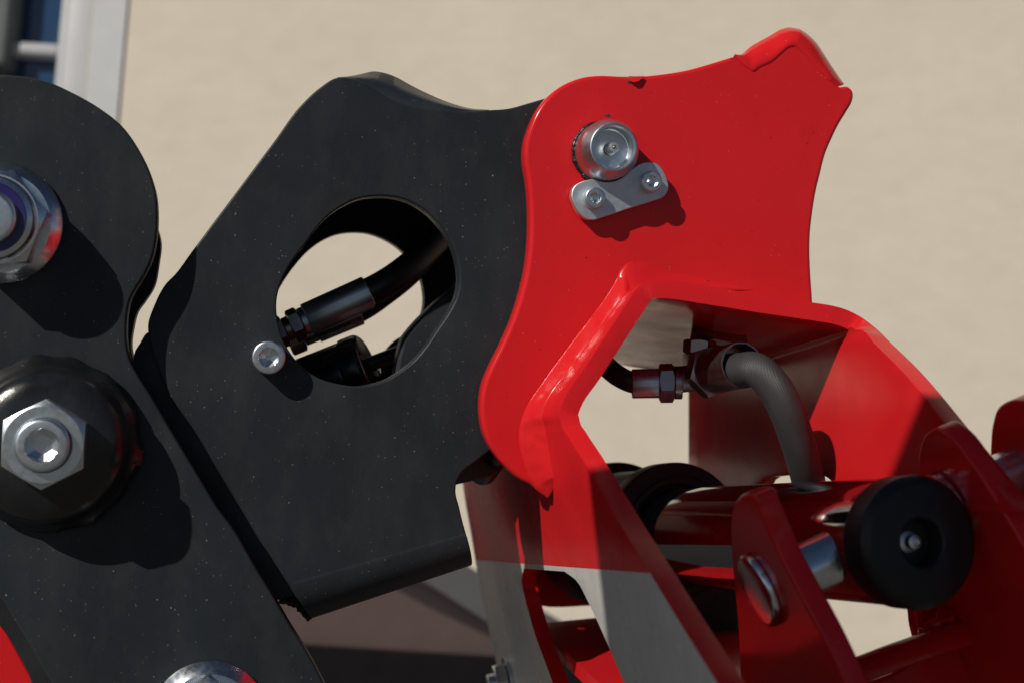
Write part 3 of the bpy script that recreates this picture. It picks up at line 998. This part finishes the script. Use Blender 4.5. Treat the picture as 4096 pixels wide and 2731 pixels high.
# pivot pin
po = P(2411, 612, YR)
pin = thing('pivot_pin', 'bright zinc pivot pin with recessed end in the red ear', 'pin', po)
rp_ = 0.01475
add('shaft', lathe([(rp_, -0.03), (rp_, 0.0130), (rp_ * 0.992, 0.0137), (rp_ * 0.985, 0.0140), (0.01190, 0.0204), (0.01165, 0.0209), (0.0112, 0.0211), (0.0104, 0.0210), (0.0101, 0.0206), (0.0099, 0.0200), (0.0097, 0.0135), (0.0092, 0.0130), (0.0030, 0.0126), (0.0029, 0.0100)], po, -YA, 128), ZINC, pin, 11)
nip = po - YA * 0.0124 + Vector((0.0004, 0, 0.0))
nz = add('grease_nipple', lathe([(0.0029, -0.001), (0.0029, 0.0008), (0.0024, 0.0014), (0.0024, 0.0030), (0.0019, 0.0038), (0.0019, 0.0048), (0.0026, 0.0060), (0.0026, 0.0074), (0.0022, 0.0082), (0.0010, 0.0083), (0.0009, 0.0078)], nip, -YA, 48), NIPM, pin, 35)
add('ball', lathe([(0.0008, 0.0076), (0.00075, 0.0082), (0.0005, 0.0086), (0.0001, 0.0087)], nip, -YA, 24), DARKST, nz, 60)
gz = po + Vector((0, -0.0006, 0))
ring = [gz + Vector((math.cos(a) * (rp_ + 0.0004), 0, math.sin(a) * (rp_ + 0.0004))) for a in [2 * math.pi * k / 160 for k in range(161)]]
gr = thing('grease_ring', 'black grease squeezed out around the foot of the pivot pin', 'grease', po)
add('ring', tube(ring, [0.0008 + 0.0008 * abs(noise.noise(Vector((i * 0.21, 0, 0)))) * (1.1 if 50 < i < 115 else 0.4) for i in range(161)], 10, 0.4, 900), GREASE, gr, 60)

# lock plate and its screws
lp_px = [z1(*p) for p in [(497, 1185), (515, 1130), (560, 1095), (640, 1075)]]
pinr = []
for k in range(9):
    a = R(-122 + k * 10.5)
    pinr.append(Vector((po.x + (rp_ + 0.0006) * math.cos(a), YR - 0.0070, po.z + (rp_ + 0.0006) * math.sin(a))))
lk = P(2560, 700, YR)
lock = thing('lock_plate', 'zinc lock plate with notch holding the pivot pin', 'plate', lk)
YP = YR - 0.0072
lp = [P(p.x, p.y, YP) for p in smooth([z1(*p) for p in [(497, 1200), (505, 1150), (530, 1115), (570, 1093), (640, 1075)]], False, 4)]
lp += [Vector((p.x, YP, p.z)) for p in pinr[2:]]
lp += [P(p.x, p.y, YP) for p in smooth([z1(*p) for p in [(965, 975), (1000, 962), (1050, 957), (1095, 968), (1130, 1005), (1160, 1065), (1174, 1125), (1160, 1175), (1130, 1205), (1090, 1220), (900, 1280), (720, 1340), (650, 1359), (600, 1352), (560, 1322), (530, 1280)]], False, 4)]
me = plate_mesh('plate', lp, [], Vector((0, YP, 0)), XA, ZA, YA, 0.0050, 0.0004, 2)
add_me('plate', me, ZINCM, lock)
u, v = z1(646, 1214)
socket_screw('socket_screw', 'left socket screw on the zinc lock plate', u, v, YP, 0.00515, 0.0058, 0.00245, 0.0025, ZINC, R(25), None, 1, R(150))
u, v = z1(1037, 1100)
socket_screw('socket_screw', 'right socket screw on the zinc lock plate', u, v, YP, 0.00525, 0.0062, 0.00255, 0.0025, ZINC, R(5), None, 1, R(100))

# ------------------------------------------------------------------ hoses under the arch
z4 = lambda x, y: (2300 + x / 1.7425, 1000 + y / 1.7425)
def q4(x, y, yy):
    u, v = z4(x, y)
    return P(u, v, yy)
YE = 0.715
eb = thing('elbow_fitting', 'dark steel hydraulic elbow under the red arch', 'fitting', q4(860, 850, YE))
el = [q4(690, 900, YE), q4(780, 895, YE), q4(840, 880, YE), q4(868, 840, YE), q4(880, 760, YE), q4(890, 640, YE)]
add('elbow_body', tube(smooth(el, False, 8), 0.0070, 24), DARKST, eb, 50)
bx = [q4(812, 725, YE - 0.008), q4(925, 700, YE - 0.008), q4(925, 945, YE - 0.008), q4(868, 985, YE - 0.008), q4(812, 950, YE - 0.008)]
me = plate_mesh('block', bx, [], Vector((0, YE - 0.008, 0)), XA, ZA, YA, 0.016, 0.0012, 2)
add_me('block', me, DARKST, eb)
add('cap_nut', nut(q4(866, 725, YE), q4(872, 620, YE) - q4(866, 725, YE), 0.0150, 0.0075, 0.006, R(10)), DARKST, eb, 25)
add('stem', lathe([(0.0055, 0), (0.0055, 0.03)], q4(872, 640, YE), q4(905, 430, YE + 0.03) - q4(872, 640, YE), 32), DARKST, eb)
add('cross_nut', nut(q4(930, 600, YE + 0.012), q4(1190, 660, YE + 0.012) - q4(930, 600, YE + 0.012), 0.0105, 0.0200, 0.004, R(10)), DARKST, eb, 25)
fa, fb_ = q4(395, 930, YE + 0.006), q4(745, 925, YE)
h3 = thing('hydraulic_hose', 'thin black hose entering the elbow from the left under the arch', 'hose', fa)
fitting(h3, fa, fb_, [('ferrule', 0.0, 0.55, 0.0078, BRUSH), ('hex', 0.54, 0.84, 0.0090, DARKST), ('collar', 0.84, 1.0, 0.0085, DARKST)])
add('hose', tube(smooth([q4(440, 932, YE + 0.006), q4(380, 915, YE + 0.006), q4(300, 875, YE + 0.010), q4(220, 810, YE + 0.016), q4(130, 700, YE + 0.03), q4(60, 560, YE + 0.05)], False, 8), 0.0056, 24), RUBBER, h3)
ga, gb = q4(925, 850, YE - 0.006), q4(1165, 800, YE - 0.044)
h4 = thing('hydraulic_hose', 'grey woven covered hose curving down from the elbow', 'hose', ga)
dl = (gb - ga).length
add('hex_nut', nut(ga, gb - ga, 0.0245, 0.0085, 0.006, R(15)), DARKST, h4, 25)
fr_o = ga + (gb - ga).normalized() * 0.0078
add('ferrule', lathe([(0.0085, 0), (0.0116, 0.0004), (0.0116, dl - 0.0086), (0.0113, dl - 0.0078), (0.0106, dl - 0.0078), (0.0103, dl - 0.0086), (0.0100, dl - 0.020)], fr_o, gb - ga, 60, lambda i, a, r: r * (1 + 0.012 * math.cos(a * 10))), DARKST, h4, 30)
hp = smooth([gb.lerp(ga, 0.45) - ZA * 0.001, gb.lerp(ga, 0.05) - ZA * 0.0022, q4(1270, 838, 0.6600), q4(1385, 950, 0.655), q4(1470, 1110, 0.655), q4(1535, 1280, 0.660), q4(1595, 1480, 0.670), q4(1640, 1680, 0.685), q4(1660, 1900, 0.70)], False, 12)
vs, fs = tube(hp, 0.0085, 40)
ho = add('hose', (vs, fs), BRAID, h4)
uvl = ho.data.uv_layers.new(name='UVMap')
for pl in ho.data.polygons:
    for li in pl.loop_indices:
        vi = ho.data.loops[li].vertex_index
        i, k = divmod(vi, 40)
        kk = k
        if pl.loop_total == 4 and any(ho.data.loops[l].vertex_index % 40 == 39 for l in pl.loop_indices) and k == 0:
            kk = 40
        uvl.data[li].uv = (kk / 40 * 0.0465, i * 0.00165)

# ------------------------------------------------------------------ hydraulic cylinder
c1, c2 = P(2716, 2141, 0.752), P(3690, 2167, 0.528)
ax = (c2 - c1).normalized()
LR = (c2 - c1).length
cyl = thing('hydraulic_cylinder', 'hydraulic cylinder with chrome rod and black end cap', 'cylinder', c1)
add('barrel', lathe([(0.0372, -0.125), (0.0372, -0.012), (0.0365, -0.010)], c1, ax, 96), BLACKD, cyl)
add('rear_collar', lathe([(0.0410, -0.118), (0.0435, -0.116), (0.0435, -0.085), (0.0410, -0.083)], c1, ax, 96), BLACKD, cyl)
add('gland', lathe([(0.0380, -0.016), (0.0404, -0.0155), (0.0404, -0.002), (0.0396, 0.0), (0.0335, 0.0), (0.0333, -0.0008), (0.0318, -0.0008), (0.0316, 0.0012), (0.0290, 0.0014), (0.0272, 0.0004), (0.0268, -0.002)], c1, ax, 128), BLACKD, cyl, 30)
rod = add('rod', lathe([(0.0262, -0.02), (0.0262, LR - 0.016), (0.0255, LR - 0.014)], c1, ax, 160), CHROME, cyl)
cap = add('end_cap', lathe([(0.0262, LR - 0.0155), (0.0270, LR - 0.0150), (0.0270, LR - 0.0034), (0.0266, LR - 0.0026), (0.0236, LR - 0.0002), (0.0230, LR), (0.0106, LR), (0.0099, LR - 0.0006), (0.0096, LR - 0.010), (0.0035, LR - 0.0106)], c1, ax, 128), BLACKD, cyl, 30)
add('grease_nipple', lathe([(0.0044, LR - 0.0108), (0.0044, LR - 0.0095), (0.0026, LR - 0.0088), (0.0023, LR - 0.0072), (0.0030, LR - 0.0064), (0.0029, LR - 0.0050), (0.0016, LR - 0.0044), (0.0012, LR - 0.0048)], c1, ax, 48), NIPM, cap, 35)

# ------------------------------------------------------------------ links and cross pin
LA = Vector((0.93, 0.015, 0.365)).normalized()
Q = P(3560, 2122, 0.556)
def on_pin(u):
    best = None
    for k in range(-400, 800):
        p = Q + LA * (k * 0.0005)
        a = math.atan2(p.x, p.y) - YAW
        uu = CU + FPX * math.tan(a)
        if best is None or abs(uu - u) < best[0]:
            best = (abs(uu - u), p)
    return best[1]
LU = Vector((0, 1, 0)); LU = (LU - LA * LU.dot(LA)).normalized()
LV = LA.cross(LU) * -1
if LV.z < 0:
    LV = -LV
def link(name, label, px, o, t, mat=RED):
    th = thing(name, label, 'link', o, 'link plates on the cross pin')
    s = smooth(px, True, 6)
    loop = [PL(p.x, p.y, o, LA) for p in s]
    me = plate_mesh('plate', loop, [], o, LU, LV, LA, t, 0.0013, 3)
    add_me('plate', me, mat, th)
    return th
pL = on_pin(3048)
link('link_plate', 'nearest red link plate with pin head, in front of the chrome rod', [(2921, 2140), (2923, 2060), (2940, 2005), (2972, 1975), (3008, 1978), (3040, 2040), (3089, 2160), (3188, 2357), (3286, 2542), (3400, 2780), (3560, 3080), (3100, 3080), (2985, 2860), (2962, 2720), (2948, 2480), (2931, 2292)], pL, 0.0092)
pM = on_pin(3795)
link('link_plate', 'middle dark red link plate just right of the black end cap', [(3672, 1920), (3672, 1850), (3680, 1780), (3705, 1728), (3745, 1712), (3785, 1735), (3885, 1853), (4003, 2034), (4096, 2190), (4300, 2560), (4300, 2900), (3900, 2900), (3760, 2700), (3690, 2300)], pM, 0.0095)
pRt = on_pin(4075)
link('link_plate', 'dark red link plate cut by the right edge', [(3962, 1860), (3960, 1760), (3968, 1690), (3990, 1630), (4040, 1602), (4090, 1605), (4200, 1720), (4400, 2000), (4400, 2300), (4100, 2100)], pRt, 0.0095)
cp = thing('cross_pin', 'shiny cross pin joining the link plates and the rod end', 'pin', pL)
add('shaft', lathe([(0.0112, -0.002), (0.0112, (pRt - pL).length + 0.03)], pL, LA, 64), ZINCB, cp)
add('pin_head', lathe([(0.0145, 0.0004), (0.0158, 0.0004), (0.0158, 0.0022), (0.0150, 0.0034), (0.0135, 0.0040), (0.0060, 0.0042), (0.0001, 0.0042)], pL, -LA, 80), ZINCB, cp, 40)
sl = on_pin(3395)
add('spacer', lathe([(0.0115, 0), (0.0138, 0.0004), (0.0138, 0.0090), (0.0115, 0.0094)], sl - LA * 0.004, LA, 64), BLACKD, cp, 35)
add('washer', lathe([(0.0100, 0), (0.0150, 0.0003), (0.0150, 0.0032), (0.0100, 0.0035)], pM - LA * 0.0042, LA, 64), ZINCB, cp, 35)
# lower boom body behind the links
lb = thing('lower_crane_boom', 'dark red boom body with rough welds at the lower right corner', 'crane part', P(3850, 2600, 0.62))
yplate('web_plate', [(3673, 2400), (3760, 2250), (4000, 2050), (4400, 1900), (4500, 3000), (3300, 3000), (3420, 2760), (3600, 2680), (3690, 2600), (3676, 2500)], [], 0.60, 0.012, RED, lb, 0.002)
add('cross_bar', tube([P(3380, 2700, 0.575), P(3560, 2630, 0.58), P(3760, 2560, 0.585), P(4200, 2440, 0.59)], 0.0058, 24), RED, lb)
wv = [P(u, v, 0.592) for u, v in [(3700, 2560), (3760, 2480), (3830, 2470), (3900, 2500), (3990, 2480), (4120, 2430)]]
add('weld', tube(resample(smooth(wv, False), 60), [0.0042 + 0.0016 * noise.noise(Vector((i * 0.5, 1, 1))) for i in range(60)], 16, 0.5, 300), RED, lb, 60)
# bottom plate of the channel below the rod
bq = [Vector((0.183, 0.50, -0.176)), Vector((0.290, 0.50, -0.170)), Vector((0.290, 0.87, -0.170)), Vector((0.183, 0.87, -0.176))]
bv = bq + [p + Vector((0, 0, -0.008)) for p in bq]
add('bottom_plate', (bv, [(0, 1, 2, 3), (7, 6, 5, 4), (0, 4, 5, 1), (1, 5, 6, 2), (2, 6, 7, 3), (3, 7, 4, 0)]), RED, head, 30)
yplate('dark_gap_plate', [(2520, 2385), (2700, 2370), (2990, 2360), (3080, 2500), (3130, 3000), (2640, 3000)], [], 0.80, 0.008, BLACKD, head, 0.001)  # black plate added to darken the gap below the rod
yplate('rod_reflection_plate', [(2068, 2010), (2400, 1995), (2740, 1990), (2790, 2400), (2400, 2420), (2120, 2405)], [], 0.893, 0.008, RED, head, 0.001)  # plate added to darken what the chrome rod reflects
# dark plates added behind the ear and the rod to darken paint reflections
rf = thing('rear_reflection_plates', 'unseen dark plates added behind the red boom to darken its paint reflections', 'crane part', P(2100, 1700, 1.16))
yplate('tall_plate', [(1860, 700), (2230, 700), (2235, 1500), (2200, 1800), (1900, 1850), (1300, 1880), (1250, 1620), (1840, 1560)], [], 1.16, 0.06, BLACKD, rf, 0.003)
yplate('low_plate', [(2460, 2010), (2980, 2000), (3000, 2300), (2480, 2310)], [], 1.97, 0.10, BLACKD, rf, 0.004)
# hex bolt on the grey side
bp = onL(2042, 2715)
hbolt = thing('hex_bolt', 'small zinc hex bolt on the grey side at the bottom edge', 'bolt', bp)
add('washer', lathe([(0.0060, 0), (0.0150, 0.0003), (0.0150, 0.0024), (0.0060, 0.0027)], bp, -NL, 64), ZINCB, hbolt, 35)
add('hex_head', nut(bp - NL * 0.0026, -NL, 0.0215, 0.0080, 0.004, R(12)), ZINCB, hbolt, 25)
add('bolt_end', lathe(arc(0.0062, 0.0, 0.0130, 0.0012), bp - NL * 0.0026, -NL, 48), ZINC, hbolt, 35)

# ------------------------------------------------------------------ unseen boom section added above the viewer, shaped to shade the links
bs = thing('shade_boom', 'unseen black boom section added above the viewer to shade the links', 'crane part', Vector((-0.2, 0.10, 0.45)))
def toward_sun(p, y):
    return p + SUN_P * ((y - p.y) / SUN_P.y)
YS = 0.10
sa, sb, sc3 = toward_sun(onL(2350, 1880), YS), toward_sun(onL(2442, 2700), YS), toward_sun(PX(3745, 1610, XR), YS)
bpoly = [(sa.x, sa.z), (sc3.x, sc3.z), (sc3.x + 0.24, sc3.z + 0.02), (sc3.x + 0.24, 0.32), (sb.x + 0.05, 0.32), (sb.x, sb.z)]
me = plate_mesh('beam', [Vector((x, YS, z)) for x, z in bpoly], [], Vector((0, YS, 0)), XA, ZA, -YA, 0.06, 0.002, 2)
add_me('beam', me, BLACK, bs)
